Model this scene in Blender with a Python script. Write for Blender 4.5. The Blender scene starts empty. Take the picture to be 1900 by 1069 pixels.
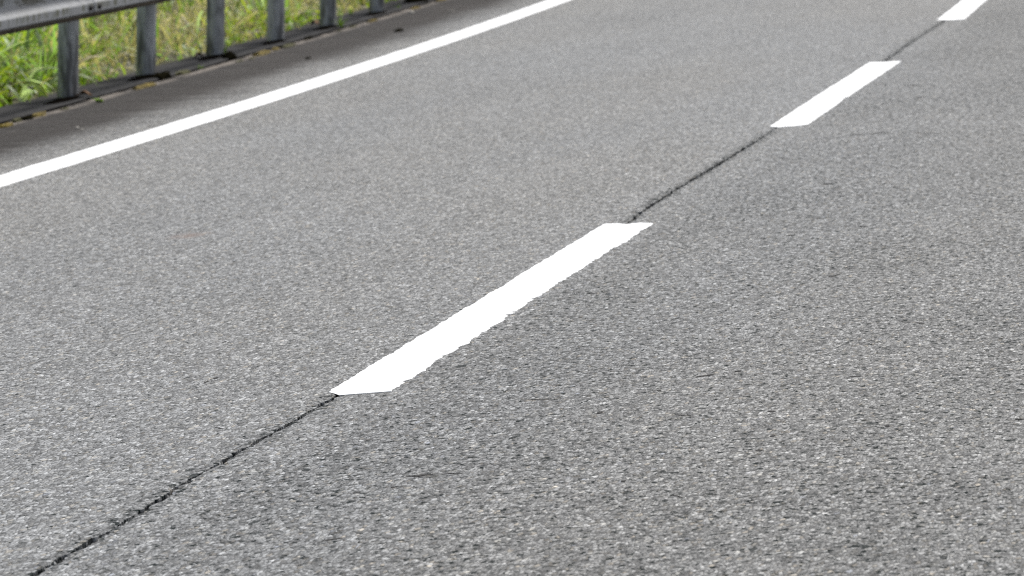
import bpy, bmesh, math, random
import numpy as np
from mathutils import Vector, Matrix, noise as mnoise

random.seed(7); rng = np.random.default_rng(7)
SC = bpy.context.scene
COL = SC.collection
rad = math.radians

# ------------------------------------------------------------------ road geometry (metres, +Y = along the road)
def bend(y):
    """sideways drift of the kerb, edge line and guardrail as the road curves gently to the left"""
    t = y - 25.0
    if t > 45: return bend(70.0) + (t - 45) * (-0.00938 - 2 * 0.001014 * 45)
    if t < -20: return bend(5.0) + (t + 20) * (-0.00938 + 2 * 0.001014 * 20)
    return -0.00938 * t - 0.001014 * t * t
POST_X = -6.934                      # guardrail post line at y = 25
CRACK = [(-30, -2.60), (9, -2.605), (10, -2.607), (10.7, -2.603), (11.25, -2.612), (12, -2.605), (12.9, -2.593), (15.5, -2.575),
         (18, -2.571), (18.5, -2.589), (19.3, -2.598), (20, -2.602), (20.9, -2.596), (21.8, -2.596), (22.8, -2.607), (25.5, -2.61),
         (28.15, -2.62), (30.2, -2.652), (31.2, -2.659), (32.65, -2.667), (36, -2.74), (44, -3.02), (70, -4.9), (300, -48.0)]
_cy = np.array([c[0] for c in CRACK], float); _cx = np.array([c[1] for c in CRACK], float)
def crack_x(y): return np.interp(y, _cy, _cx)

# ------------------------------------------------------------------ helpers
def tag(o, label=None, cat=None, group=None, kind=None):
    if label: o['label'] = label
    if cat: o['category'] = cat
    if group: o['group'] = group
    if kind: o['kind'] = kind
    return o
def mesh_obj(name, verts, faces, mat, parent=None, smooth=False, loc=(0, 0, 0)):
    me = bpy.data.meshes.new(name)
    me.from_pydata([tuple(v) for v in verts], [], [tuple(f) for f in faces])
    me.update()
    o = bpy.data.objects.new(name, me); COL.objects.link(o)
    o.location = loc
    for m in (mat if isinstance(mat, (list, tuple)) else [mat]): me.materials.append(m)
    if smooth: me.polygons.foreach_set('use_smooth', [True] * len(me.polygons))
    if parent: o.parent = parent
    return o
def bm_obj(name, bm, mat, parent=None, smooth=False, loc=(0, 0, 0)):
    me = bpy.data.meshes.new(name); bm.to_mesh(me); bm.free()
    o = bpy.data.objects.new(name, me); COL.objects.link(o)
    o.location = loc; me.materials.append(mat)
    if smooth: me.polygons.foreach_set('use_smooth', [True] * len(me.polygons))
    if parent: o.parent = parent
    return o
class NT:
    def __init__(s, name):
        s.m = bpy.data.materials.new(name); s.m.use_nodes = True
        s.t = s.m.node_tree; s.t.nodes.clear()
        s.out = s.n('ShaderNodeOutputMaterial')
    def n(s, typ, ins=None, **kw):
        nd = s.t.nodes.new(typ)
        for k, v in kw.items(): setattr(nd, k, v)
        if ins:
            for k, v in ins.items():
                if isinstance(v, bpy.types.NodeSocket): s.t.links.new(v, nd.inputs[k])
                else: nd.inputs[k].default_value = v
        return nd
    def math(s, op, a, b=0.0, c=None, clamp=False):
        nd = s.n('ShaderNodeMath', {0: a, 1: b}, operation=op, use_clamp=clamp)
        if c is not None:
            if isinstance(c, bpy.types.NodeSocket): s.t.links.new(c, nd.inputs[2])
            else: nd.inputs[2].default_value = c
        return nd.outputs[0]
    def ramp(s, fac, stops, interp='LINEAR'):
        nd = s.n('ShaderNodeValToRGB', {'Fac': fac}); cr = nd.color_ramp; cr.interpolation = interp
        while len(cr.elements) < len(stops): cr.elements.new(0.5)
        for e, (p, c) in zip(cr.elements, stops):
            e.position = p; e.color = (c, c, c, 1) if not isinstance(c, tuple) else (*c, 1)
        return nd.outputs['Color']
    def mix(s, fac, a, b, mode='MIX'):
        nd = s.n('ShaderNodeMix', data_type='RGBA', blend_type=mode)
        for sock, v in ((nd.inputs[0], fac), (nd.inputs[6], a), (nd.inputs[7], b)):
            if isinstance(v, bpy.types.NodeSocket): s.t.links.new(v, sock)
            else: sock.default_value = v if not isinstance(v, tuple) or len(v) == 4 else (*v, 1)
        return nd.outputs[2]
    def noise(s, vec, scale, detail=2.0, rough=0.5, **kw):
        return s.n('ShaderNodeTexNoise', {'Vector': vec, 'Scale': scale, 'Detail': detail, 'Roughness': rough}, **kw).outputs['Fac']
    def map(s, vec, scale=(1, 1, 1), loc=(0, 0, 0), rot=(0, 0, 0)):
        return s.n('ShaderNodeMapping', {'Vector': vec, 'Scale': scale, 'Location': loc, 'Rotation': rot}).outputs['Vector']
    def range(s, v, a, b, c=0.0, d=1.0, smooth=True):
        return s.n('ShaderNodeMapRange', {'Value': v, 'From Min': a, 'From Max': b, 'To Min': c, 'To Max': d},
                   interpolation_type='SMOOTHSTEP' if smooth else 'LINEAR').outputs['Result']
    def finish(s, color, rough=0.9, spec=0.3, bump=None, bstr=0.5, bdist=0.003, **kw):
        ins = {'Base Color': color if isinstance(color, bpy.types.NodeSocket) else (*color, 1), 'Roughness': rough, 'Specular IOR Level': spec}
        ins.update(kw)
        p = s.n('ShaderNodeBsdfPrincipled', ins)
        if bump is not None:
            b = s.n('ShaderNodeBump', {'Height': bump, 'Strength': bstr, 'Distance': bdist})
            s.t.links.new(b.outputs['Normal'], p.inputs['Normal'])
        s.t.links.new(p.outputs[0], s.out.inputs['Surface'])
        return s.m

# ------------------------------------------------------------------ materials
def asphalt_material():
    N = NT('asphalt')
    pos = N.n('ShaderNodeNewGeometry').outputs['Position']
    uv = N.n('ShaderNodeUVMap', uv_map='lane').outputs['UV']
    uvs = N.n('ShaderNodeSeparateXYZ', {0: uv})
    lat = uvs.outputs[0]                                  # metres to the right of the post line
    cuv = N.n('ShaderNodeSeparateXYZ', {0: N.n('ShaderNodeUVMap', uv_map='crack').outputs['UV']})
    cd = cuv.outputs[0]                                   # metres to the right of the joint crack
    # stones: proud of the binder, dragged long by the paver along the lane
    wob = N.n('ShaderNodeTexNoise', {'Vector': pos, 'Scale': 9.0, 'Detail': 1.0}).outputs['Color']
    p1 = N.map(pos, (112, 34, 60))
    v1 = N.n('ShaderNodeTexVoronoi', {'Vector': p1, 'Scale': 1.0, 'Randomness': 1.0}, feature='F1')
    v1c = N.n('ShaderNodeSeparateColor', {0: v1.outputs['Color']})
    v1e = N.n('ShaderNodeTexVoronoi', {'Vector': p1, 'Scale': 1.0}, feature='DISTANCE_TO_EDGE').outputs['Distance']
    p2 = N.map(pos, (230, 75, 120), (3.1, 7.7, 0))
    v2 = N.n('ShaderNodeTexVoronoi', {'Vector': p2, 'Scale': 1.0}, feature='F1')
    v2c = N.n('ShaderNodeSeparateColor', {0: v2.outputs['Color']})
    stone = N.ramp(v1c.outputs[0], [(0, 0.085), (0.3, 0.185), (0.6, 0.245), (0.87, 0.315), (1, 0.42)])
    fine = N.ramp(v2c.outputs[1], [(0, 0.7), (0.5, 1.0), (1, 1.3)])
    col = N.mix(1.0, stone, fine, 'MULTIPLY')
    gap = N.range(v1e, 0.0, 0.14, 0.35, 1.0)
    col = N.mix(1.0, col, N.n('ShaderNodeCombineColor', {0: gap, 1: gap, 2: gap}).outputs[0], 'MULTIPLY')
    # tint of the stones: a few tan, a few bluish
    tint = N.ramp(v1c.outputs[1], [(0, (1.0, 1.0, 1.0)), (0.8, (1.0, 1.0, 0.99)), (0.93, (1.03, 1.0, 0.93)), (0.975, (1.12, 1.0, 0.84)), (1, (0.94, 0.99, 1.1))])
    col = N.mix(1.0, col, tint, 'MULTIPLY')
    # open pores between stones, longer sideways
    pr = N.noise(N.map(pos, (56, 34, 1)), 1.0, 2.5, 0.6)
    big = N.noise(N.map(pos, (1.6, 0.5, 1)), 1.0, 2.0, 0.5)
    dcr = N.math('ABSOLUTE', cd)
    rightlane = N.range(cd, -0.02, 0.25)
    nearcrack = N.range(N.math('ADD', dcr, N.math('MULTIPLY', N.math('SUBTRACT', N.noise(N.map(pos, (9, 1.6, 1), (4, 4, 0)), 1.0, 3.0, 0.6), 0.5), 0.085)), 0.0, 0.055, 1.0, 0.0)
    th = N.math('SUBTRACT', N.math('SUBTRACT', 0.625, N.math('MULTIPLY', rightlane, 0.035)), N.math('MULTIPLY', nearcrack, 0.085))
    th = N.math('ADD', th, N.math('MULTIPLY', N.math('SUBTRACT', big, 0.5), 0.085))
    pore = N.range(N.math('SUBTRACT', pr, th), -0.035, 0.05)
    q1 = N.noise(N.map(pos, (50, 27, 1), (5, 3, 0)), 1.0, 1.8, 0.55)          # torn pits where stones have come out
    q2 = N.noise(N.map(pos, (30, 12, 1), (1, 8, 0)), 1.0, 1.8, 0.55)
    pit1 = N.range(N.math('SUBTRACT', q1, N.math('ADD', th, 0.042)), -0.012, 0.022)
    pit2 = N.range(N.math('SUBTRACT', q2, N.math('ADD', th, 0.085)), -0.012, 0.022)
    pore = N.math('MAXIMUM', N.math('MULTIPLY', pore, 0.75), N.math('MAXIMUM', pit1, N.math('MULTIPLY', pit2, 0.85)))
    # coarse stones, lighter and darker at random
    g1 = N.noise(N.map(pos, (74, 24, 1), (2, 6, 0)), 1.0, 1.5, 0.5)
    g2 = N.noise(N.map(pos, (36, 8, 1), (7, 1, 0)), 1.0, 1.5, 0.5)
    g = N.math('ADD', N.math('MULTIPLY', N.range(g1, 0.30, 0.70, -0.30, 0.27, smooth=False), 1.0), N.range(g2, 0.30, 0.70, -0.17, 0.17, smooth=False))
    gk = N.math('ADD', 1.0, N.math('MULTIPLY', g, N.math('ADD', 0.78, N.math('MULTIPLY', rightlane, 0.3))))
    col = N.mix(1.0, col, N.n('ShaderNodeCombineColor', {0: gk, 1: gk, 2: gk}).outputs[0], 'MULTIPLY')
    col = N.mix(N.math('MULTIPLY', pore, 0.92), col, (0.012, 0.018, 0.018))  # near-black colour paints the shade inside pores and pits
    # broad weathering
    w1 = N.noise(N.map(pos, (0.75, 0.16, 1)), 1.0, 3.0, 0.55)
    w2 = N.noise(N.map(pos, (5.0, 1.3, 1)), 1.0, 3.0, 0.6)
    w3 = N.noise(N.map(pos, (28.0, 5.0, 1)), 1.0, 3.0, 0.7)
    k = N.math('ADD', N.math('MULTIPLY', N.math('SUBTRACT', w1, 0.5), 0.30), 1.0)
    k = N.math('ADD', k, N.math('MULTIPLY', N.math('SUBTRACT', w2, 0.5), 0.20))
    k = N.math('ADD', k, N.math('MULTIPLY', N.math('SUBTRACT', w3, 0.5), 0.46))
    k = N.math('SUBTRACT', k, N.math('MULTIPLY', rightlane, 0.10))
    k = N.math('SUBTRACT', k, N.math('MULTIPLY', N.math('MULTIPLY', nearcrack, w2), 0.30))
    col = N.mix(1.0, col, N.n('ShaderNodeCombineColor', {0: k, 1: k, 2: k}).outputs[0], 'MULTIPLY')
    warm = N.range(N.noise(N.map(pos, (0.6, 0.12, 1), (9, 2, 0)), 1.0, 2.0), 0.35, 0.65)
    col = N.mix(1.0, col, N.mix(warm, (0.984, 1.0, 1.0), (1.008, 1.0, 0.965)), 'MULTIPLY')
    # rusty brown drip on the near lane
    dx = N.n('ShaderNodeVectorMath', {0: N.map(pos, (1 / 0.075, 1 / 0.16, 0), (4.131 / 0.075, -18.157 / 0.16, 0))}, operation='LENGTH').outputs['Value']
    st = N.math('MULTIPLY', N.range(dx, 0.2, 1.3, 0.55, 0.0), N.range(w3, 0.3, 0.6))
    col = N.mix(st, col, (0.17, 0.115, 0.09))
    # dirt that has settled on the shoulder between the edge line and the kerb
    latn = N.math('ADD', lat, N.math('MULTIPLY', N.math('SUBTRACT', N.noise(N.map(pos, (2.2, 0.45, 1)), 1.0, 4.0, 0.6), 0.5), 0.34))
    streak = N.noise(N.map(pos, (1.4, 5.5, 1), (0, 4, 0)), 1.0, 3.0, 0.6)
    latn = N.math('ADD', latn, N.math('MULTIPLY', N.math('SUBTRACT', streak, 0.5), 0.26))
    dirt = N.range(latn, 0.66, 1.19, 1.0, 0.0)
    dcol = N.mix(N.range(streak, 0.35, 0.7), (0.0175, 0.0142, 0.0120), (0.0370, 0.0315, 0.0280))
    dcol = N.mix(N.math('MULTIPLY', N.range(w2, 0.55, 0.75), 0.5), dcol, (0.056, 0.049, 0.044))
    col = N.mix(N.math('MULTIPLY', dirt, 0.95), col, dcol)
    # pale silt along the kerb joint
    silt_n = N.noise(N.map(pos, (10, 1.5, 1)), 1.0, 4.0, 0.7)
    ll = N.math('ADD', lat, N.math('MULTIPLY', N.math('SUBTRACT', silt_n, 0.5), 0.10))
    silt = N.math('MULTIPLY', N.range(ll, 0.29, 0.335, 1.0, 0.0), N.range(silt_n, 0.40, 0.56))
    scol = N.mix(N.noise(N.map(pos, (40, 9, 1)), 1.0, 3.0, 0.7), (0.08, 0.069, 0.058), (0.30, 0.26, 0.22))
    col = N.mix(N.math('MULTIPLY', silt, 0.9), col, scol)
    h = N.math('ADD', N.math('MULTIPLY', N.range(v1e, 0.0, 0.3), 0.7), N.math('MULTIPLY', v1c.outputs[2], 0.5))
    h = N.math('SUBTRACT', h, N.math('MULTIPLY', pore, 1.2))
    spec = N.math('MULTIPLY', N.math('MULTIPLY', 0.26, N.math('SUBTRACT', 1.0, N.math('MULTIPLY', pore, 0.95))), N.math('SUBTRACT', 1.0, N.math('MULTIPLY', dirt, 0.72)))
    return N.finish(col, 0.82, spec, h, 0.6, 0.005)

def simple_noise_mat(name, c1, c2, scale, vec_scale=(1, 1, 1), rough=0.9, spec=0.2, bstr=0.3, bdist=0.01, lo=0.35, hi=0.65, detail=4.0):
    N = NT(name)
    pos = N.n('ShaderNodeNewGeometry').outputs['Position']
    f = N.noise(N.map(pos, vec_scale), scale, detail, 0.65)
    col = N.mix(N.range(f, lo, hi), c1, c2)
    return N.finish(col, rough, spec, f, bstr, bdist)

def paint_material():
    N = NT('road_paint')
    pos = N.n('ShaderNodeNewGeometry').outputs['Position']
    f = N.noise(N.map(pos, (70, 22, 60)), 1.0, 3.0, 0.6)
    g = N.noise(N.map(pos, (9, 2, 9)), 1.0, 3.0, 0.6)
    col = N.mix(N.range(g, 0.3, 0.7), (0.80, 0.80, 0.785), (0.86, 0.86, 0.85))
    col = N.mix(N.range(f, 0.69, 0.74), col, (0.34, 0.33, 0.32))
    return N.finish(col, 0.6, 0.4, f, 0.25, 0.002)

def zinc_material(name, posts):
    N = NT(name)
    pos = N.n('ShaderNodeNewGeometry').outputs['Position']
    sep = N.n('ShaderNodeSeparateXYZ', {0: pos})
    z = sep.outputs[2]
    f = N.noise(N.map(pos, (16, 16, 5)), 1.0, 4.0, 0.6)
    if posts:
        col = N.mix(N.range(f, 0.3, 0.7), (0.235, 0.243, 0.255), (0.37, 0.38, 0.395))
        s = N.noise(N.map(pos, (20, 20, 4.0), (3, 1, 0)), 1.0, 4.0, 0.6)
        col = N.mix(N.math('MULTIPLY', N.range(s, 0.44, 0.62), 0.72), col, (0.036, 0.035, 0.033))
        b = N.noise(N.map(pos, (90, 90, 40), (3, 1, 0)), 1.0, 2.0, 0.6)
        col = N.mix(N.range(b, 0.68, 0.76), col, (0.30, 0.31, 0.32))
        return N.finish(col, 0.38, 0.5, f, 0.1, 0.002, Metallic=0.45)
    col = N.mix(N.range(f, 0.3, 0.7), (0.20, 0.205, 0.21), (0.265, 0.27, 0.28))
    mott = N.noise(N.map(pos, (6, 2.0, 6)), 1.0, 3.0, 0.6)
    col = N.mix(N.math('MULTIPLY', N.range(mott, 0.45, 0.7), 0.5), col, (0.19, 0.187, 0.18))
    # moss and grime run in short upright smears on the crest
    m = N.noise(N.map(pos, (1, 15, 5)), 1.0, 3.0, 0.65)
    band = N.math('MULTIPLY', N.range(z, 0.462, 0.478), N.range(z, 0.512, 0.500))
    col = N.mix(N.math('MULTIPLY', N.math('MULTIPLY', N.range(m, 0.49, 0.60), band), 0.85), col, (0.060, 0.060, 0.022))
    m2 = N.noise(N.map(pos, (1, 2.4, 14), (0, 5, 0)), 1.0, 4.0, 0.65)
    band2 = N.range(z, 0.525, 0.56)
    col = N.mix(N.math('MULTIPLY', N.range(m2, 0.42, 0.55), band2), col, (0.040, 0.038, 0.022))
    # road spray caked on the lower lip
    edge = N.math('ADD', z, N.math('MULTIPLY', N.math('SUBTRACT', N.noise(N.map(pos, (1, 12, 1)), 1.0, 3.0), 0.5), 0.012))
    lip = N.range(edge, 0.4485, 0.4555, 1.0, 0.0)
    lcol = N.mix(N.range(N.noise(N.map(pos, (1, 7, 30)), 1.0, 4.0, 0.6), 0.35, 0.65), (0.060, 0.046, 0.032), (0.17, 0.145, 0.115))
    col = N.mix(lip, col, lcol)
    return N.finish(col, 0.68, 0.35, f, 0.08, 0.002, Metallic=0.0)

def blade_material(name):
    N = NT(name)
    c = N.n('ShaderNodeAttribute', attribute_name='Col').outputs['Color']
    p = N.n('ShaderNodeBsdfPrincipled', {'Base Color': c, 'Roughness': 0.5, 'Specular IOR Level': 0.22})
    tc = N.mix(1.0, c, (1.1, 1.2, 0.72), 'MULTIPLY')
    tr = N.n('ShaderNodeBsdfTranslucent', {'Color': tc})
    mx = N.n('ShaderNodeMixShader', {0: 0.48, 1: p.outputs[0], 2: tr.outputs[0]})
    N.t.links.new(mx.outputs[0], N.out.inputs['Surface'])
    return N.m

M_ASPH = asphalt_material()
M_PAINT = paint_material()
M_RAIL = zinc_material('galvanised_beam', False)
M_POST = zinc_material('galvanised_post', True)
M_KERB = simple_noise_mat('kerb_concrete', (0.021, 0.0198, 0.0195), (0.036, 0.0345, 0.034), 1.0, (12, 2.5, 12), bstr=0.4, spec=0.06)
M_DARK = simple_noise_mat('crack_dirt', (0.008, 0.008, 0.008), (0.040, 0.037, 0.034), 1.0, (120, 40, 60), bstr=0.6)
M_SOIL_SHADE = simple_noise_mat('black_soil_and_shade', (0.004, 0.0035, 0.003), (0.011, 0.009, 0.007), 60.0, spec=0.0, bstr=0.9, bdist=0.02)  # black for the joint soil, also the painted shade at post feet
M_VERGE = simple_noise_mat('verge_soil', (0.035, 0.04, 0.012), (0.085, 0.075, 0.035), 2.5, bstr=0.6, bdist=0.03)
M_GROUND = simple_noise_mat('meadow', (0.045, 0.065, 0.018), (0.085, 0.10, 0.035), 0.35, bstr=0.4, bdist=0.1)
M_MOSSY = simple_noise_mat('moss_yellow', (0.045, 0.030, 0.004), (0.20, 0.145, 0.014), 38.0, bstr=1.0, bdist=0.02, lo=0.3, hi=0.7)
M_MOSSG = simple_noise_mat('moss_green', (0.020, 0.020, 0.006), (0.085, 0.080, 0.018), 42.0, bstr=1.0, bdist=0.02, lo=0.3, hi=0.7)
M_MOSSB = simple_noise_mat('moss_black', (0.004, 0.004, 0.003), (0.016, 0.014, 0.007), 45.0, spec=0.0, bstr=1.0, bdist=0.02)
M_TWIG = simple_noise_mat('dead_leaf_brown', (0.085, 0.045, 0.022), (0.22, 0.12, 0.055), 30.0, bstr=0.6)
M_PALE = simple_noise_mat('pale_stone', (0.26, 0.24, 0.21), (0.45, 0.42, 0.37), 60.0, bstr=0.6)
M_BOLT = simple_noise_mat('rusty_bolt', (0.010, 0.009, 0.008), (0.03, 0.024, 0.02), 80.0, spec=0.4)
M_BLADE = blade_material('grass_blade')

# ------------------------------------------------------------------ road (one sheet, split by the paving joint)
ys = np.concatenate([np.arange(-30, 8.5, 1.5), np.arange(8.5, 37.0, 0.018), np.arange(37.0, 70, 1.0), np.arange(70, 301, 5.0)])
def smooth_noise(y, per, seed):
    return np.array([mnoise.noise(Vector((float(v) / per, seed * 13.7, 0.3))) for v in y])
cx = crack_x(ys)
infine = ((ys > 8.5) & (ys < 37)).astype(float)
cx = cx + infine * (0.003 * smooth_noise(ys, 0.5, 1) + 0.003 * smooth_noise(ys, 0.09, 2))
wid = 0.0118 + 0.0085 * smooth_noise(ys, 0.8, 3) + 0.0065 * smooth_noise(ys, 0.22, 4)
wid = np.clip(wid, 0.003, 0.026) * np.interp(ys, [8, 12, 20, 26, 33], [1.0, 1.0, 1.0, 0.75, 0.7])
jl = 0.010 * smooth_noise(ys, 0.07, 5) + rng.normal(0, 0.002, len(ys))
jr = 0.010 * smooth_noise(ys, 0.07, 6) + rng.normal(0, 0.002, len(ys))
xl = cx - np.maximum(wid / 2 + jl, 0.0006) ; xr = cx + np.maximum(wid / 2 + jr, 0.0006)
bd = np.array([bend(v) for v in ys])
lx_out = POST_X + bd + 0.228 + 0.016 * smooth_noise(ys, 0.45, 11) + 0.010 * smooth_noise(ys, 0.13, 12)
rows = [lx_out, POST_X + bd + 0.32, POST_X + bd + 0.65, POST_X + bd + 1.1, POST_X + bd + 1.37, cx - 1.2, cx - 0.16, cx - 0.05, cx - 0.018, xl]
rows2 = [xr, cx + 0.018, cx + 0.05, cx + 0.16, cx + 0.9, cx + 3.2, cx + 4.4]
V = []; F = []
zz = [0.0] * (len(rows) - 1) + [-0.0015]
zz2 = [-0.0015] + [0.0] * (len(rows2) - 1)
n1, n2 = len(rows), len(rows2); nc = n1 + n2 + 2
for i, y in enumerate(ys):
    for r, z in zip(rows, zz): V.append((r[i], y, z))
    V.append((xl[i] + 0.0008, y, -0.03)); V.append((xr[i] - 0.0008, y, -0.03))
    for r, z in zip(rows2, zz2): V.append((r[i], y, z))
for i in range(len(ys) - 1):
    a = i * nc; b = a + nc
    for j in range(n1): F.append((a + j, a + j + 1, b + j + 1, b + j))
    for j in range(n1 + 1, nc - 1): F.append((a + j, a + j + 1, b + j + 1, b + j))
road = mesh_obj('road', V, F, M_ASPH); tag(road, kind='structure')
me = road.data
co = np.empty(len(me.vertices) * 3); me.vertices.foreach_get('co', co); co = co.reshape(-1, 3)
vi = np.empty(len(me.loops), np.int32); me.loops.foreach_get('vertex_index', vi)
bdv = np.repeat(bd, nc); cxv = np.repeat(cx, nc)
for nm, u in (('lane', co[:, 0] - POST_X - bdv), ('crack', co[:, 0] - cxv)):
    uvl = me.uv_layers.new(name=nm)
    uvl.data.foreach_set('uv', np.stack([u, co[:, 1]], -1)[vi].ravel())
# dark grit lying in the bottom of the joint
V = []; F = []
for i, y in enumerate(ys):
    V += [(xl[i] - 0.004, y, -0.016), (xr[i] + 0.004, y, -0.016)]
    if i: k = 2 * i; F.append((k - 2, k - 1, k + 1, k))
mesh_obj('joint_grit', V, F, M_DARK, road)

# short torn cracks across the mat (measured where they lie), each a narrow dark slit
def add_hair(pts, w):
    V = []; F = []; P = [Vector((p[0], p[1], 0)) for p in pts]
    fine = []
    for a, b in zip(P[:-1], P[1:]):
        n = max(3, int((b - a).length / 0.012))
        for k in range(n): fine.append(a.lerp(b, k / n))
    fine.append(P[-1]); n = len(fine)
    for i, p in enumerate(fine):
        t = i / (n - 1)
        nz = mnoise.noise(Vector((p.x * 28.0, p.y * 3.0, 1.0)))
        ww = 1.15 * w * (0.2 + 0.8 * math.sin(math.pi * t)) * max(0.05, 0.75 + 1.5 * nz) * random.uniform(0.7, 1.2)
        yj = 1.6 * w * mnoise.noise(Vector((p.x * 45.0, p.y * 2.0, 7.0)))
        V += [(p.x, p.y - ww + yj, 0.0012), (p.x, p.y + ww + yj, 0.0012)]
        if i and mnoise.noise(Vector((p.x * 19.0, p.y * 2.0, 4.0))) > -0.12: k = 2 * i; F.append((k - 2, k - 1, k + 1, k))
    if F: mesh_obj('hairline_crack', V, F, M_DARK, road)
HAIR = [
    ([(-2.255, 22.164), (-2.226, 22.214), (-2.145, 22.234), (-2.067, 22.323)], 0.02),
    ([(-2.063, 22.321), (-1.943, 22.186), (-1.805, 22.142)], 0.008),
    ([(-2.286, 19.564), (-2.187, 19.568), (-2.114, 19.637)], 0.01),
    ([(-2.054, 19.492), (-2.022, 19.489)], 0.03),
    ([(-2.194, 17.307), (-2.161, 17.375), (-2.142, 17.47), (-2.079, 17.475)], 0.016),
    ([(-2.227, 17.26), (-2.199, 17.248)], 0.012),
    ([(-2.044, 17.206), (-1.988, 17.204)], 0.016),
    ([(-1.946, 17.267), (-1.919, 17.276)], 0.02),
    ([(-2.799, 18.932), (-2.763, 18.976), (-2.713, 18.93)], 0.012),
    ([(-1.711, 15.697), (-1.643, 15.741), (-1.625, 15.837)], 0.014),
    ([(-1.64, 15.981), (-1.596, 16.0)], 0.012),
    ([(-0.978, 12.057), (-0.926, 12.074), (-0.837, 12.012)], 0.014),
    ([(-2.578, 22.18), (-2.527, 22.185), (-2.493, 22.331)], 0.012),
    ([(-2.291, 25.762), (-2.203, 25.703)], 0.02),
    ([(-2.16, 24.743), (-2.079, 24.813)], 0.02),
    ([(-1.67, 12.311), (-1.615, 12.276)], 0.008),
    ([(-2.123, 12.752), (-2.007, 12.689)], 0.007),
    ([(-2.435, 15.487), (-2.364, 15.495), (-2.284, 15.435)], 0.007),
    ([(-2.233, 12.398), (-2.139, 12.449)], 0.006),
    ([(-2.185, 10.37), (-2.129, 10.42), (-2.094, 10.467)], 0.006),
    ([(-1.795, 11.776), (-1.747, 11.784)], 0.007),
    ([(-2.783, 12.352), (-2.73, 12.287)], 0.006),
    ([(-1.271, 17.867), (-1.22, 17.911)], 0.015),
    ([(-2.207, 10.359), (-2.177, 10.361), (-2.134, 10.429), (-2.104, 10.562)], 0.012),
    ([(-2.112, 10.334), (-2.075, 10.365)], 0.008),
    ([(-2.206, 11.048), (-2.175, 11.068), (-2.096, 11.155)], 0.009),
    ([(-2.185, 11.243), (-2.114, 11.308), (-2.038, 11.346), (-1.998, 11.319)], 0.008),
    ([(-1.636, 11.128), (-1.609, 11.122), (-1.584, 11.126)], 0.01),
    ([(-1.591, 11.577), (-1.579, 11.574)], 0.022),
    ([(-1.452, 12.319), (-1.431, 12.314)], 0.016),
    ([(-1.392, 11.857), (-1.38, 11.854)], 0.02),
    ([(-1.396, 11.599), (-1.377, 11.594)], 0.018),
    ([(-1.49, 10.885), (-1.473, 10.865), (-1.446, 10.778)], 0.018),
    ([(-1.213, 11.786), (-1.183, 11.692)], 0.014),
    ([(-1.312, 11.042), (-1.298, 11.039)], 0.02),
    ([(-1.148, 11.967), (-1.135, 11.954)], 0.018),
    ([(-1.275, 14.284), (-1.246, 14.247)], 0.012),
    ([(-1.78, 12.832), (-1.767, 12.829)], 0.02),
    ([(-1.863, 12.402), (-1.85, 12.398)], 0.022),
    ([(-2.134, 14.147), (-2.123, 14.171)], 0.024),
    ([(-1.528, 10.753), (-1.514, 10.791)], 0.014),
    ([(-1.633, 14.749), (-1.612, 14.757)], 0.016),
    ([(-1.505, 14.01), (-1.486, 14.018)], 0.016),
    ([(-1.638, 13.204), (-1.614, 13.21)], 0.014),
    ([(-3.062, 15.653), (-3.045, 15.631)], 0.03),
    ([(-3.187, 14.355), (-3.182, 14.382)], 0.03),
    ([(-3.003, 15.029), (-2.996, 15.057)], 0.022),
    ([(-3.016, 13.316), (-3.008, 13.35)], 0.02),
    ([(-3.011, 13.425), (-3.0, 13.434)], 0.02),
    ([(-3.095, 16.499), (-3.09, 16.91)], 0.008),
    ([(-2.798, 13.528), (-2.786, 13.753)], 0.007),
    ([(-1.793, 11.057), (-1.76, 11.067)], 0.008),
    ([(-1.72, 13.107), (-1.674, 13.166)], 0.008),
    ([(-1.348, 13.005), (-1.295, 13.002)], 0.008),
    ([(-1.245, 14.846), (-1.185, 14.841)], 0.01),
    ([(-1.054, 13.661), (-1.011, 13.635)], 0.01),
    ([(-1.506, 16.64), (-1.438, 16.633)], 0.012),
    ([(-1.762, 17.542), (-1.706, 17.518)], 0.012),
]
for _p, _w in HAIR: add_hair(_p, _w)


# ------------------------------------------------------------------ ground, verge, kerb
mesh_obj('ground', [(-400, -300, -0.30), (400, -300, -0.30), (400, 700, -0.30), (-400, 700, -0.30)], [(0, 1, 2, 3)], M_GROUND)['kind'] = 'structure'
yk = np.concatenate([np.arange(-30, 20, 2.0), np.arange(20, 60, 0.25), np.arange(60, 301, 5.0)])
V = []; F = []
offs = [-0.120, -0.30, -0.6, -1.1, -1.8, -3.0, -5.0, -9.0, -20.0]
for i, y in enumerate(yk):
    for j, o in enumerate(offs):
        z = -0.012 if j == 0 else 0.02 + 0.05 * mnoise.noise(Vector((o * 0.9, y * 0.8, 2.0))) + 0.035 * max(0, -o - 0.3) ** 0.8
        if j == len(offs) - 1: z = -0.4
        V.append((POST_X + bend(y) + o, y, z))
    if i:
        n = len(offs); a = (i - 1) * n; b = i * n
        for j in range(n - 1): F.append((a + j, b + j, b + j + 1, a + j + 1))
mesh_obj('verge', V, F, M_VERGE, smooth=True)['kind'] = 'structure'
yk = np.concatenate([np.arange(-30, 20, 2.0), np.arange(20, 48, 0.06), np.arange(48, 301, 4.0)])
prof = [(-0.128, -0.12), (-0.128, 0.005), (-0.120, 0.011), (-0.04, 0.012), (0.10, 0.012), (0.192, 0.011), (0.201, 0.004), (0.203, -0.12)]
V = []; F = []
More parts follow.
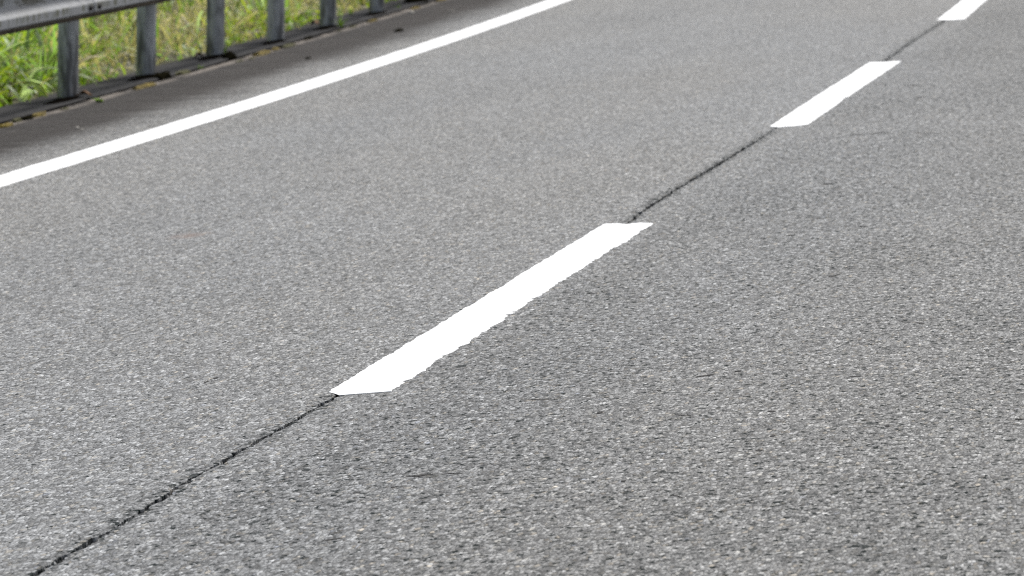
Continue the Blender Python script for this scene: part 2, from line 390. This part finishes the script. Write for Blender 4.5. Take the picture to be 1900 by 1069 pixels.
for i, y in enumerate(yk):
    for j, (o, z) in enumerate(prof):
        e = 0.010 * mnoise.noise(Vector((y * 2.2, o * 40, 5))) + 0.006 * mnoise.noise(Vector((y * 9.0, o * 40, 8))) if 20 < y < 48 and j not in (3, 4) else 0.0
        V.append((POST_X + bend(y) + o + e, y, z + (0.002 * mnoise.noise(Vector((y * 3.0, o * 9, 1))) if z > 0 else 0)))
    if i:
        n = len(prof); a = (i - 1) * n; b = i * n
        for j in range(n - 1): F.append((a + j, a + j + 1, b + j + 1, b + j))
kerb = mesh_obj('kerb', V, F, [M_KERB, M_SOIL_SHADE]); kerb['kind'] = 'structure'
for p in kerb.data.polygons:
    if p.index % (len(prof) - 1) == len(prof) - 2: p.material_index = 1
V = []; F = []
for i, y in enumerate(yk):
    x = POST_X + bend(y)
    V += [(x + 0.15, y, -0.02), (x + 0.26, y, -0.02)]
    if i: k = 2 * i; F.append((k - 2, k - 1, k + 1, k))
mesh_obj('gutter', V, F, M_SOIL_SHADE)['kind'] = 'structure'

# ------------------------------------------------------------------ painted markings: thick thermoplastic with worn edges
def paint_slab(name, left, right, near, far, jag_l, jag_r, thick=0.0018, step=0.022):
    """left/right: list of (x, y) outlines; near/far: extra points across the ends"""
    def dense(pl, jag, seed):
        out = []
        for (x0, y0), (x1, y1) in zip(pl[:-1], pl[1:]):
            n = max(1, int(abs(y1 - y0) / step))
            for k in range(n):
                t = k / n; y = y0 + (y1 - y0) * t
                e = jag * (0.75 * mnoise.noise(Vector((y / 0.5, seed, 0))) + 0.65 * mnoise.noise(Vector((y / 0.11, seed, 4))) + 0.55 * mnoise.noise(Vector((y / 0.035, seed, 9))))
                out.append((x0 + (x1 - x0) * t + e, y))
        out.append(pl[-1])
        if jag > 0.0095:
            r2 = random.Random(int(seed * 10))
            for _ in range(int(abs(pl[-1][1] - pl[0][1]) * 2.6)):
                k = r2.randrange(4, len(out) - 4); d = -r2.uniform(0.005, 0.016) if r2.random() < 0.7 else r2.uniform(0.004, 0.010)
                out[k] = (out[k][0] + d, out[k][1])
        return out
    L = dense(left, jag_l, 1.7); Rr = dense(right, jag_r, 6.1)
    loop = L + far + Rr[::-1] + near
    bm = bmesh.new()
    top = [bm.verts.new((x, y, thick)) for x, y in loop]
    bot = [bm.verts.new((x + (0.0012 if i < len(L) else -0.0012) * -1, y, 0.0004)) for i, (x, y) in enumerate(loop)]
    n = len(loop)
    for i in range(n): bm.faces.new((top[i], bot[i], bot[(i + 1) % n], top[(i + 1) % n]))
    f = bm.faces.new(top)
    bmesh.ops.recalc_face_normals(bm, faces=bm.faces)
    bmesh.ops.triangulate(bm, faces=[f])
    return bm_obj(name, bm, M_PAINT)
G = 'white dashes along the road centre'
o = paint_slab('lane_dash', [(-2.631, 13.017), (-2.640, 15.5), (-2.646, 17.998)], [(-2.466, 12.991), (-2.474, 15.5), (-2.477, 17.949)],
               [(-2.50, 12.975), (-2.55, 12.955), (-2.586, 12.936), (-2.60, 12.968)], [(-2.60, 17.985), (-2.565, 17.945), (-2.52, 17.985)], 0.008, 0.016)
tag(o, 'biggest white centre dash with ragged edges, nearest the camera', 'road marking', G)
o = paint_slab('lane_dash', [(-2.641, 22.977), (-2.668, 25.5), (-2.689, 28.073)], [(-2.485, 23.027), (-2.508, 25.5), (-2.526, 28.082)],
               [(-2.54, 22.96), (-2.596, 22.917)], [(-2.60, 28.06)], 0.007, 0.011)
tag(o, 'middle white centre dash standing between two stretches of dark crack', 'road marking', G)
o = paint_slab('lane_dash', [(-2.721, 32.869), (-2.786, 35.802), (-2.85, 37.9)], [(-2.553, 32.825), (-2.62, 35.64), (-2.685, 37.9)],
               [(-2.66, 32.80)], [], 0.007, 0.010)
tag(o, 'farthest white centre dash cut off by the top edge of the picture', 'road marking', G)
yy = list(np.arange(-10, 18, 2.0)) + list(np.arange(18, 48, 1.0)) + list(np.arange(48, 120, 4.0))
o = paint_slab('edge_line', [(POST_X + bend(y) + 1.186, y) for y in yy], [(POST_X + bend(y) + 1.370, y) for y in yy], [], [], 0.007, 0.009, step=0.04)
tag(o, 'long continuous white edge line between the grey lane and the dirty shoulder', 'road marking')

# ------------------------------------------------------------------ guardrail: one thing, beam panels, posts, bolts
LEAN = math.tan(rad(3.8))            # the road is banked, so the posts lean against its surface
rail = bpy.data.objects.new('guardrail', None); COL.objects.link(rail)
rail.location = (POST_X + bend(27.88), 27.88, 0.0)
tag(rail, 'weathered grey steel guardrail with round posts along the kerb', 'guardrail')
RL = Vector(rail.location)
def rl(x, y, z): return (x + z * LEAN - RL.x, y - RL.y, z + 0.003 - RL.z)
W = [(0.026, 0.419), (0.030, 0.420), (0.074, 0.450), (0.080, 0.457), (0.080, 0.499), (0.074, 0.507), (0.014, 0.556), (0.008, 0.566),
     (0.008, 0.634), (0.014, 0.644), (0.074, 0.693), (0.080, 0.701), (0.080, 0.743), (0.074, 0.750), (0.030, 0.780), (0.026, 0.781)]
BACK = 0.122
def beam_panel(y0, y1, proud):
    V = []; F = []
    yb = np.linspace(y0, y1, 18); n = len(W)
    for i, y in enumerate(yb):
        x = POST_X + bend(y) + BACK + proud
        for (a, z) in W: V.append(rl(x + a, y, z))
        for (a, z) in W: V.append(rl(x + a - 0.0035, y, z))
    for i in range(len(yb) - 1):
        a = i * 2 * n; b = a + 2 * n
        for j in range(n - 1):
            F.append((a + j, a + j + 1, b + j + 1, b + j))
            F.append((a + n + j, b + n + j, b + n + j + 1, a + n + j + 1))
        F.append((a, b, b + n, a + n)); F.append((a + n - 1, a + 2 * n - 1, b + 2 * n - 1, b + n - 1))
    last = (len(yb) - 1) * 2 * n
    for j in range(n - 1):
        F.append((j, n + j, n + j + 1, j + 1)); F.append((last + j, last + j + 1, last + n + j + 1, last + n + j))
    return mesh_obj('beam_panel', V, F, M_RAIL, rail)
for k, (a, b) in enumerate([(7.65, 11.8), (11.65, 15.8), (15.65, 19.8), (19.65, 23.8), (23.65, 27.8), (27.65, 31.8), (31.65, 35.8), (35.65, 39.8), (39.65, 43.8)]):
    beam_panel(a, b, 0.0045 * (k % 2))
def bolt(y, z, off, r=0.016):
    bm = bmesh.new()
    bmesh.ops.create_cone(bm, cap_ends=True, segments=14, radius1=r, radius2=r * 0.7, depth=0.012)
    bmesh.ops.rotate(bm, verts=bm.verts, matrix=Matrix.Rotation(rad(90), 3, 'Y'))
    bmesh.ops.scale(bm, verts=bm.verts, vec=(1, 1.9, 1.05))
    bm_obj('bolt', bm, M_BOLT, rail, loc=rl(POST_X + bend(y) + BACK + off + 0.006, y, z))
for y in (27.54, 27.74): bolt(y, 0.478, 0.0845)
for y in (27.54, 27.74): bolt(y, 0.722, 0.0845)
bolt(25.62, 0.600, 0.008)
POSTS = [(None, y) for y in (9.55, 11.55, 13.55, 15.55, 17.55, 19.55, 21.55, 23.55)] + [(None, 25.55), (-6.905, 27.649), (-6.968, 29.751), (-7.042, 31.937), (-7.034, 33.717), (-7.075, 35.664), (-7.141, 37.819), (-7.184, 39.736), (None, 41.8), (None, 43.8)]
def make_post(x, y, src=None):
    if src is not None:
        p = src.copy(); COL.objects.link(p); p.parent = rail; p.location = (x - RL.x, y - RL.y, 0.0)
        for ch in list(src.children):
            c = ch.copy(); COL.objects.link(c); c.parent = p
        return p
    V = []; F = []; n = 40; rr = 0.0571
    hs = [-0.15, 0.0, 0.2, 0.4, 0.6, 0.775]
    for z in hs:
        for k in range(n):
            a = 2 * math.pi * k / n; V.append((rr * math.cos(a) + z * LEAN, rr * math.sin(a), z))
    for i in range(len(hs) - 1):
        for k in range(n): F.append((i * n + k, i * n + (k + 1) % n, (i + 1) * n + (k + 1) % n, (i + 1) * n + k))
    p = mesh_obj('post', V, F, M_POST, rail, smooth=True, loc=(x - RL.x, y - RL.y, 0.0))
    bm = bmesh.new(); bmesh.ops.create_uvsphere(bm, u_segments=24, v_segments=10, radius=0.060)
    bmesh.ops.scale(bm, verts=bm.verts, vec=(1, 1, 0.3))
    bm_obj('post_cap', bm, M_POST, p, smooth=True, loc=(0.775 * LEAN, 0, 0.775))
    bm = bmesh.new(); bmesh.ops.create_cube(bm, size=1.0)
    bmesh.ops.scale(bm, verts=bm.verts, vec=(0.06, 0.07, 0.10)); bmesh.ops.translate(bm, verts=bm.verts, vec=(0.065, 0, 0))
    bmesh.ops.bevel(bm, geom=bm.edges[:], offset=0.006, segments=2, affect='EDGES')
    bm_obj('bracket', bm, M_POST, p, loc=(0.60 * LEAN, 0, 0.60))
    return p
P0 = None
for x, y in POSTS:
    if x is None: x = POST_X + bend(y) + 0.06
    P0 = make_post(x, y, P0) if P0 is None else (make_post(x, y, P0) and P0)

# ------------------------------------------------------------------ moss, painted post-foot shade and litter along the kerb joint
def lump(name, x, y, sx, sy, h, mat, label, cat, group=None, z=0.0, seed=0, sub=3, rough=0.35):
    bm = bmesh.new(); bmesh.ops.create_icosphere(bm, subdivisions=sub, radius=1.0)
    sl = (bend(y + 0.5) - bend(y - 0.5))
    for v in bm.verts:
        c = v.co.copy()
        k = 1 + rough * mnoise.noise(c * 1.6 + Vector((seed * 3.1, 0, 0))) + rough * 0.8 * mnoise.noise(c * 4.0 + Vector((seed * 3.1, 5, 0)))
        c *= k
        zz = c.z * h if c.z > 0 else c.z * h * 0.25
        v.co = Vector((c.x * sx + sl * c.y * sy, c.y * sy, zz))
    o = bm_obj(name, bm, mat, smooth=True, loc=(x, y, z))
    return tag(o, label, cat, group)
def kx(y, off): return POST_X + bend(y) + off
GM = 'moss clumps along the kerb joint'
MOSS = [  # y, lateral, half width, half length, height, material, label
    (25.31, 0.300, 0.024, 0.13, 0.016, M_MOSSY, 'yellow moss clump at the left edge of the picture beside the kerb'),
    (25.69, 0.262, 0.018, 0.08, 0.018, M_MOSSG, 'olive moss clump between a yellow clump and a black lump at the far left'),
    (25.86, 0.268, 0.026, 0.10, 0.017, M_MOSSB, 'black moss lump just left of a bright yellow moss strip'),
    (26.12, 0.268, 0.022, 0.16, 0.018, M_MOSSY, 'bright yellow moss strip left of the nearest full post, right of a black lump'),
    (26.66, 0.275, 0.014, 0.08, 0.008, M_MOSSG, 'thin dull green moss patch on the silt below the nearest full post'),
    (28.59, 0.276, 0.032, 0.26, 0.018, M_MOSSY, 'golden moss strip on the silt in front of the second post'),
    (29.45, 0.190, 0.046, 0.16, 0.036, M_MOSSB, 'dark mound of moss touching the right foot of the second post'),
    (29.95, 0.205, 0.030, 0.18, 0.022, M_MOSSG, 'greenish moss clump right of the dark mound at the second post'),
    (31.50, 0.180, 0.037, 0.13, 0.052, M_MOSSB, 'tall black moss hump standing right of the third post'),
    (31.20, 0.299, 0.014, 0.10, 0.008, M_MOSSG, 'flat green moss patch on the silt below the tall black hump'),
    (31.49, 0.318, 0.012, 0.08, 0.008, M_MOSSG, 'second flat green moss patch, right of the one below the tall black hump'),
    (32.01, 0.285, 0.026, 0.28, 0.020, M_MOSSY, 'ochre moss strip between the third and fourth posts'),
    (32.54, 0.271, 0.018, 0.10, 0.018, M_MOSSY, 'small ochre moss clump below the fourth post'),
    (32.95, 0.278, 0.030, 0.24, 0.016, M_MOSSG, 'dark green moss strip right of the small ochre clump at the fourth post'),
    (33.93, 0.235, 0.020, 0.14, 0.018, M_MOSSB, 'black moss lump halfway between the fourth and fifth posts'),
    (34.99, 0.262, 0.012, 0.08, 0.008, M_MOSSG, 'tiny olive moss patch below the fifth post'),
    (35.60, 0.262, 0.016, 0.14, 0.009, M_MOSSG, 'narrow olive moss patch just past the fifth post'),
    (36.39, 0.268, 0.022, 0.20, 0.012, M_MOSSY, 'yellow moss patch between the fifth and sixth posts'),
    (38.44, 0.274, 0.024, 0.20, 0.014, M_MOSSY, 'brown moss strip past the sixth post on the pale silt'),
    (39.60, 0.110, 0.085, 0.30, 0.040, M_MOSSB, 'wide black moss mound at the top edge of the picture'),
    (39.87, 0.270, 0.028, 0.28, 0.022, M_MOSSY, 'golden moss strip right of the wide black mound'),
]
for i, (y, off, sx, sy, h, m, lab) in enumerate(MOSS):
    lump('moss_clump', kx(y, off), y, sx, sy, h, m, lab, 'moss', GM, z=0.011 if off < 0.16 else 0.0, seed=i + 1)
GS = 'black patches painting the shade at the guardrail posts'
SHADEN = ['nearest full post', 'second post', 'third post', 'fourth post', 'fifth post', 'sixth post']
for i, (x, y) in enumerate(POSTS[9:15]):  # flat black lumps paint the contact shade in front of each post
    lump('post_foot_shade', x + 0.058, y - 0.34, 0.056, 0.35, 0.012, M_SOIL_SHADE, 'flat black patch painting the shade at the foot of the ' + SHADEN[i], 'painted shade', GS, z=0.010, seed=40 + i, rough=0.25)
# curled dead leaves and twigs
def leaf(x, y, ln, w, ang, z, mat, label, cat='dead leaf', name='dead_leaf'):
    V = []; F = []; n = 9
    for i in range(n):
        t = i / (n - 1); ww = w * math.sin(math.pi * min(max(t, 0.04), 0.97)) ** 0.7
        zc = 0.018 * math.sin(math.pi * t) ** 2
        for s in (-1, -0.5, 0, 0.5, 1): V.append(((t - 0.5) * ln, s * ww, zc + 0.012 * abs(s) ** 1.5 + 0.003 * math.sin(9 * t + 3 * s)))
        if i:
            a = (i - 1) * 5; b = i * 5
            for j in range(4): F.append((a + j, b + j, b + j + 1, a + j + 1))
    o = mesh_obj(name, V, F, mat, smooth=True, loc=(x, y, z)); o.rotation_euler = (0, 0, ang)
    md = o.modifiers.new('Solidify', 'SOLIDIFY'); md.thickness = 0.0015; md.offset = 1
    return tag(o, label, cat)
leaf(kx(27.58, 0.165), 27.58, 0.085, 0.05, rad(10), 0.013, M_TWIG, 'brown dead leaf touching the right foot of the nearest full post')
leaf(kx(31.62, -0.03), 31.62, 0.06, 0.05, rad(15), 0.013, M_TWIG, 'reddish dead leaf lying left of the third post on the kerb')
leaf(kx(35.85, -0.045), 35.85, 0.06, 0.04, rad(-8), 0.013, M_TWIG, 'brown dead leaf lying left of the fifth post on the kerb')
lump('debris_clump', -6.384, 34.58, 0.026, 0.10, 0.014, M_MOSSB, 'dark clump of debris lying alone on the brown shoulder', 'debris', z=0.001, seed=71, rough=0.5)
lump('debris_clump', -6.314, 31.187, 0.012, 0.07, 0.008, M_MOSSB, 'tiny dark speck of debris on the shoulder below the fourth post', 'debris', z=0.001, seed=72, rough=0.5)
PEB = [(-6.18, 24.9, 0.010, 'pale pebble on the shoulder close to the left picture edge'), (-6.12, 24.75, 0.008, 'smaller pale pebble right of another on the left shoulder'),
       (-6.05, 25.25, 0.006, 'tiny pale pebble near the white line on the left'), (-6.56, 37.546, 0.012, 'tan pebble on the far shoulder near the picture top'),
       (-6.53, 37.50, 0.009, 'smaller tan pebble right of another on the far shoulder'), (-6.84, 37.55, 0.020, 'pale stone lying on the silt beside the sixth post')]
for i, (x, y, r, lab) in enumerate(PEB):
    lump('pebble', x, y, r, r * 1.8, r * 0.8, M_PALE, lab, 'pebble', 'pale pebbles on the shoulder', z=r * 0.15, seed=90 + i, sub=2, rough=0.4)

# ------------------------------------------------------------------ grass
def blades(n, xs, ys_, z0, length, width, droop, cols, seg=5, az=None, lean0=(0.1, 0.7)):
    """numpy grass: returns verts (n,seg+1,2,3), colours (n,3)"""
    az = rng.uniform(0, 2 * np.pi, n) if az is None else az
    t = np.linspace(0, 1, seg + 1)
    l0 = rng.uniform(lean0[0], lean0[1], n)
    ang = l0[:, None] + droop[:, None] * t[None, :] ** 1.4          # angle from vertical along the blade
    dl = length[:, None] / seg
    hx = np.cumsum(np.sin(ang) * dl, 1) - np.sin(ang[:, :1]) * dl; hz = np.cumsum(np.cos(ang) * dl, 1) - np.cos(ang[:, :1]) * dl
    w = width[:, None] * np.clip(np.minimum(0.45 + 2.2 * t, (1.0 - t) ** 0.6 * 1.15), 0.02, 1)[None, :]
    tw = az + np.pi / 2 + rng.normal(0, 0.5, n)
    C = np.stack([xs[:, None] + hx * np.cos(az)[:, None], ys_[:, None] + hx * np.sin(az)[:, None], z0[:, None] + np.maximum(hz, -0.0)], -1)
    S = np.stack([np.cos(tw)[:, None] * w, np.sin(tw)[:, None] * w, 0.25 * w * rng.choice([-1, 1], n)[:, None]], -1) * 0.5
    return np.stack([C - S, C + S], 2), cols
def grass_object(name, Vb, cols, mat):
    n, s1 = Vb.shape[:2]; seg = s1 - 1
    verts = Vb.reshape(-1, 3)
    base = (np.arange(n) * s1 * 2)[:, None]; k = np.arange(seg)[None, :] * 2
    q = np.stack([base + k, base + k + 1, base + k + 3, base + k + 2], -1).reshape(-1, 4)
    me = bpy.data.meshes.new(name)
    me.vertices.add(len(verts)); me.vertices.foreach_set('co', verts.astype(np.float32).ravel())
    me.loops.add(q.size); me.loops.foreach_set('vertex_index', q.astype(np.int32).ravel())
    me.polygons.add(len(q)); me.polygons.foreach_set('loop_start', np.arange(0, q.size, 4, dtype=np.int32))
    me.update(calc_edges=True); me.validate()
    me.polygons.foreach_set('use_smooth', np.ones(len(q), bool))
    ca = me.color_attributes.new('Col', 'FLOAT_COLOR', 'POINT')
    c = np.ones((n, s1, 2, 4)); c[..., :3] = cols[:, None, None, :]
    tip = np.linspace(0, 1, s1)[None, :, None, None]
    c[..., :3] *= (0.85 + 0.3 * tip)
    ca.data.foreach_set('color', c.astype(np.float32).ravel())
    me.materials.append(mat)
    o = bpy.data.objects.new(name, me); COL.objects.link(o); return o
bend_v = np.vectorize(bend)
def zground(off): return 0.0 + 0.035 * np.maximum(0, -off - 0.3) ** 0.8
DRY = [(-7.30, 30.6, 0.32, 1.0), (-7.62, 33.0, 0.45, 1.5), (-8.0, 35.2, 0.5, 1.0), (-7.6, 38.2, 0.4, 1.2), (-8.3, 36.5, 0.6, 1.4), (-9.2, 42.0, 0.9, 1.6), (-7.5, 28.4, 0.12, 0.3)]
def dryness(x, y):
    d = np.zeros_like(x)
    for (a, b, sx, sy) in DRY: d = np.maximum(d, np.exp(-((x - a) / sx) ** 2 - ((y - b) / sy) ** 2))
    return d
def make_grass():
    Vs = []; Cs = []
    for (n, o0, o1, y0, y1, l0, l1) in [(9500, -0.19, -1.2, 12.0, 47.0, 0.24, 0.58), (9000, -1.1, -4.6, 11.0, 50.0, 0.30, 0.68), (5000, -4.4, -9.0, 10.0, 62.0, 0.3, 0.6)]:
        off = rng.uniform(o1, o0, n) + 0.05; y = rng.uniform(y0, y1, n); x = POST_X + bend_v(y) + off
        d = dryness(x, y)
        d = np.minimum(1.0, 1.35 * d)
        clump = np.array([mnoise.noise(Vector((a * 1.3, b * 0.9, 3.0))) for a, b in zip(x, y)])
        L = rng.uniform(l0, l1, n) * (1 + 0.35 * clump) * (1 - 0.45 * d)
        L *= np.clip((-off - 0.10) / 0.25, 0.35, 1.0)
        Wd = rng.uniform(0.014, 0.044, n) * (1 - 0.62 * d)
        g1 = np.array([0.115, 0.205, 0.008]); g2 = np.array([0.33, 0.37, 0.025]); g3 = np.array([0.21, 0.33, 0.09])
        a = rng.uniform(0, 1, n)[:, None]; b = np.clip(clump + rng.normal(0, 0.35, n) + 0.3, 0, 1)[:, None]
        c = (g1 * (1 - a) + g2 * a) * (1 - b) + g3 * b
        dryc = np.array([0.50, 0.41, 0.26]); olive = np.array([0.27, 0.26, 0.06])
        isdry = (rng.uniform(0, 1, n) < (0.05 + 0.75 * d))[:, None]
        c = np.where(isdry, dryc * rng.uniform(0.6, 1.1, n)[:, None] * 0.68 + olive * 0.32, c)
        pale = (rng.uniform(0, 1, n) < 0.07)[:, None] & ~isdry
        c = np.where(pale, np.array([0.36, 0.44, 0.24]), c)  # pale colour paints the whitish highlight on some blades
        c = c * rng.uniform(0.62, 1.55, n)[:, None]
        vb, cc = blades(n, x, y, zground(off), L, Wd, rng.uniform(0.5, 2.2, n), c)
        Vs.append(vb); Cs.append(cc)
    o = grass_object('grass', np.concatenate(Vs), np.concatenate(Cs), M_BLADE)
    o['kind'] = 'stuff'; tag(o, 'long green grass with straw coloured patches growing behind the kerb', 'grass')
make_grass()
def tuft(x, y, n, L, label, z=0.0, wd=0.006):
    xs = np.full(n, 0.0) + rng.normal(0, 0.008, n); yv = rng.normal(0, 0.012, n)
    c = np.array([0.12, 0.19, 0.03]) * rng.uniform(0.7, 1.3, n)[:, None]
    vb, cc = blades(n, xs, yv, np.zeros(n), rng.uniform(0.5, 1.0, n) * L, np.full(n, wd), rng.uniform(0.3, 1.6, n), c, seg=4)
    o = grass_object('weed', vb, cc, M_BLADE); o.location = (x, y, z)
    tag(o, label, 'weed', 'weeds growing from the kerb joint')
tuft(kx(27.21, 0.328), 27.21, 20, 0.042, 'small bright green weed sprouting on the silt below the nearest full post', wd=0.016)
tuft(kx(31.93, 0.067), 31.93, 10, 0.12, 'thin grass stalks between the third post and the black hump', z=0.01)
tuft(kx(35.52, 0.185), 35.52, 22, 0.13, 'loose green tuft growing right of the fifth post', z=0.0)
tuft(kx(37.53, -0.067), 37.53, 10, 0.09, 'sparse blades sprouting on the kerb left of the sixth post', z=0.012)
tuft(kx(38.49, 0.136), 38.49, 10, 0.06, 'low green sprig just past the sixth post', z=0.0)
tuft(kx(30.45, 0.21), 30.45, 9, 0.05, 'tiny sprig at the kerb joint before the third post', z=0.0)

# ------------------------------------------------------------------ light: bright hazy sun ahead and a little to the right
EL, AZ = rad(48), rad(13)           # azimuth measured from +Y towards +X
sun = bpy.data.lights.new('Sun', 'SUN'); sun.energy = 2.4; sun.angle = rad(9); sun.color = (1.0, 0.98, 0.95)
so = bpy.data.objects.new('Sun', sun); COL.objects.link(so)
sd = Vector((math.sin(AZ) * math.cos(EL), math.cos(AZ) * math.cos(EL), math.sin(EL)))
so.rotation_euler = sd.to_track_quat('Z', 'Y').to_euler()
world = bpy.data.worlds.new('World'); SC.world = world; world.use_nodes = True
nt = world.node_tree; bg = nt.nodes['Background']
sky = nt.nodes.new('ShaderNodeTexSky'); sky.sky_type = 'NISHITA'; sky.sun_disc = False
sky.sun_elevation = EL; sky.sun_rotation = AZ; sky.dust_density = 3.0; sky.air_density = 1.0; sky.altitude = 200
hs = nt.nodes.new('ShaderNodeHueSaturation'); hs.inputs['Saturation'].default_value = 0.5     # haze whitens the sky
nt.links.new(sky.outputs[0], hs.inputs['Color']); nt.links.new(hs.outputs[0], bg.inputs[0]); bg.inputs[1].default_value = 0.10

# ------------------------------------------------------------------ camera (long lens, low viewpoint)
def camera():
    f, h, yaw, pitch, roll = 9961.85, 1.42678, 0.16394239, 0.08931847, -0.04870905
    fw = Vector((-math.sin(yaw) * math.cos(pitch), math.cos(yaw) * math.cos(pitch), -math.sin(pitch)))
    r0 = Vector((math.cos(yaw), math.sin(yaw), 0)); u0 = r0.cross(fw)
    r = r0 * math.cos(roll) + u0 * math.sin(roll); u = -r0 * math.sin(roll) + u0 * math.cos(roll)
    cam = bpy.data.cameras.new('Camera'); co = bpy.data.objects.new('Camera', cam); COL.objects.link(co)
    m = Matrix((r, u, -fw)).transposed().to_4x4(); m.translation = (0, 0, h); co.matrix_world = m
    cam.sensor_fit = 'HORIZONTAL'; cam.sensor_width = 36.0; cam.lens = f / 1900 * 36
    cam.clip_start = 0.5; cam.clip_end = 2000
    cam.dof.use_dof = True; cam.dof.focus_distance = 13.0; cam.dof.aperture_fstop = 13.0
    SC.camera = co
camera()
SC.render.engine = 'CYCLES'
SC.cycles.use_denoising = False
SC.cycles.use_adaptive_sampling = False
SC.cycles.sample_clamp_indirect = 3.0
SC.cycles.filter_width = 1.15
SC.view_settings.view_transform = 'Standard'; SC.view_settings.look = 'None'
SC.view_settings.exposure = 0.7; SC.view_settings.gamma = 1.0
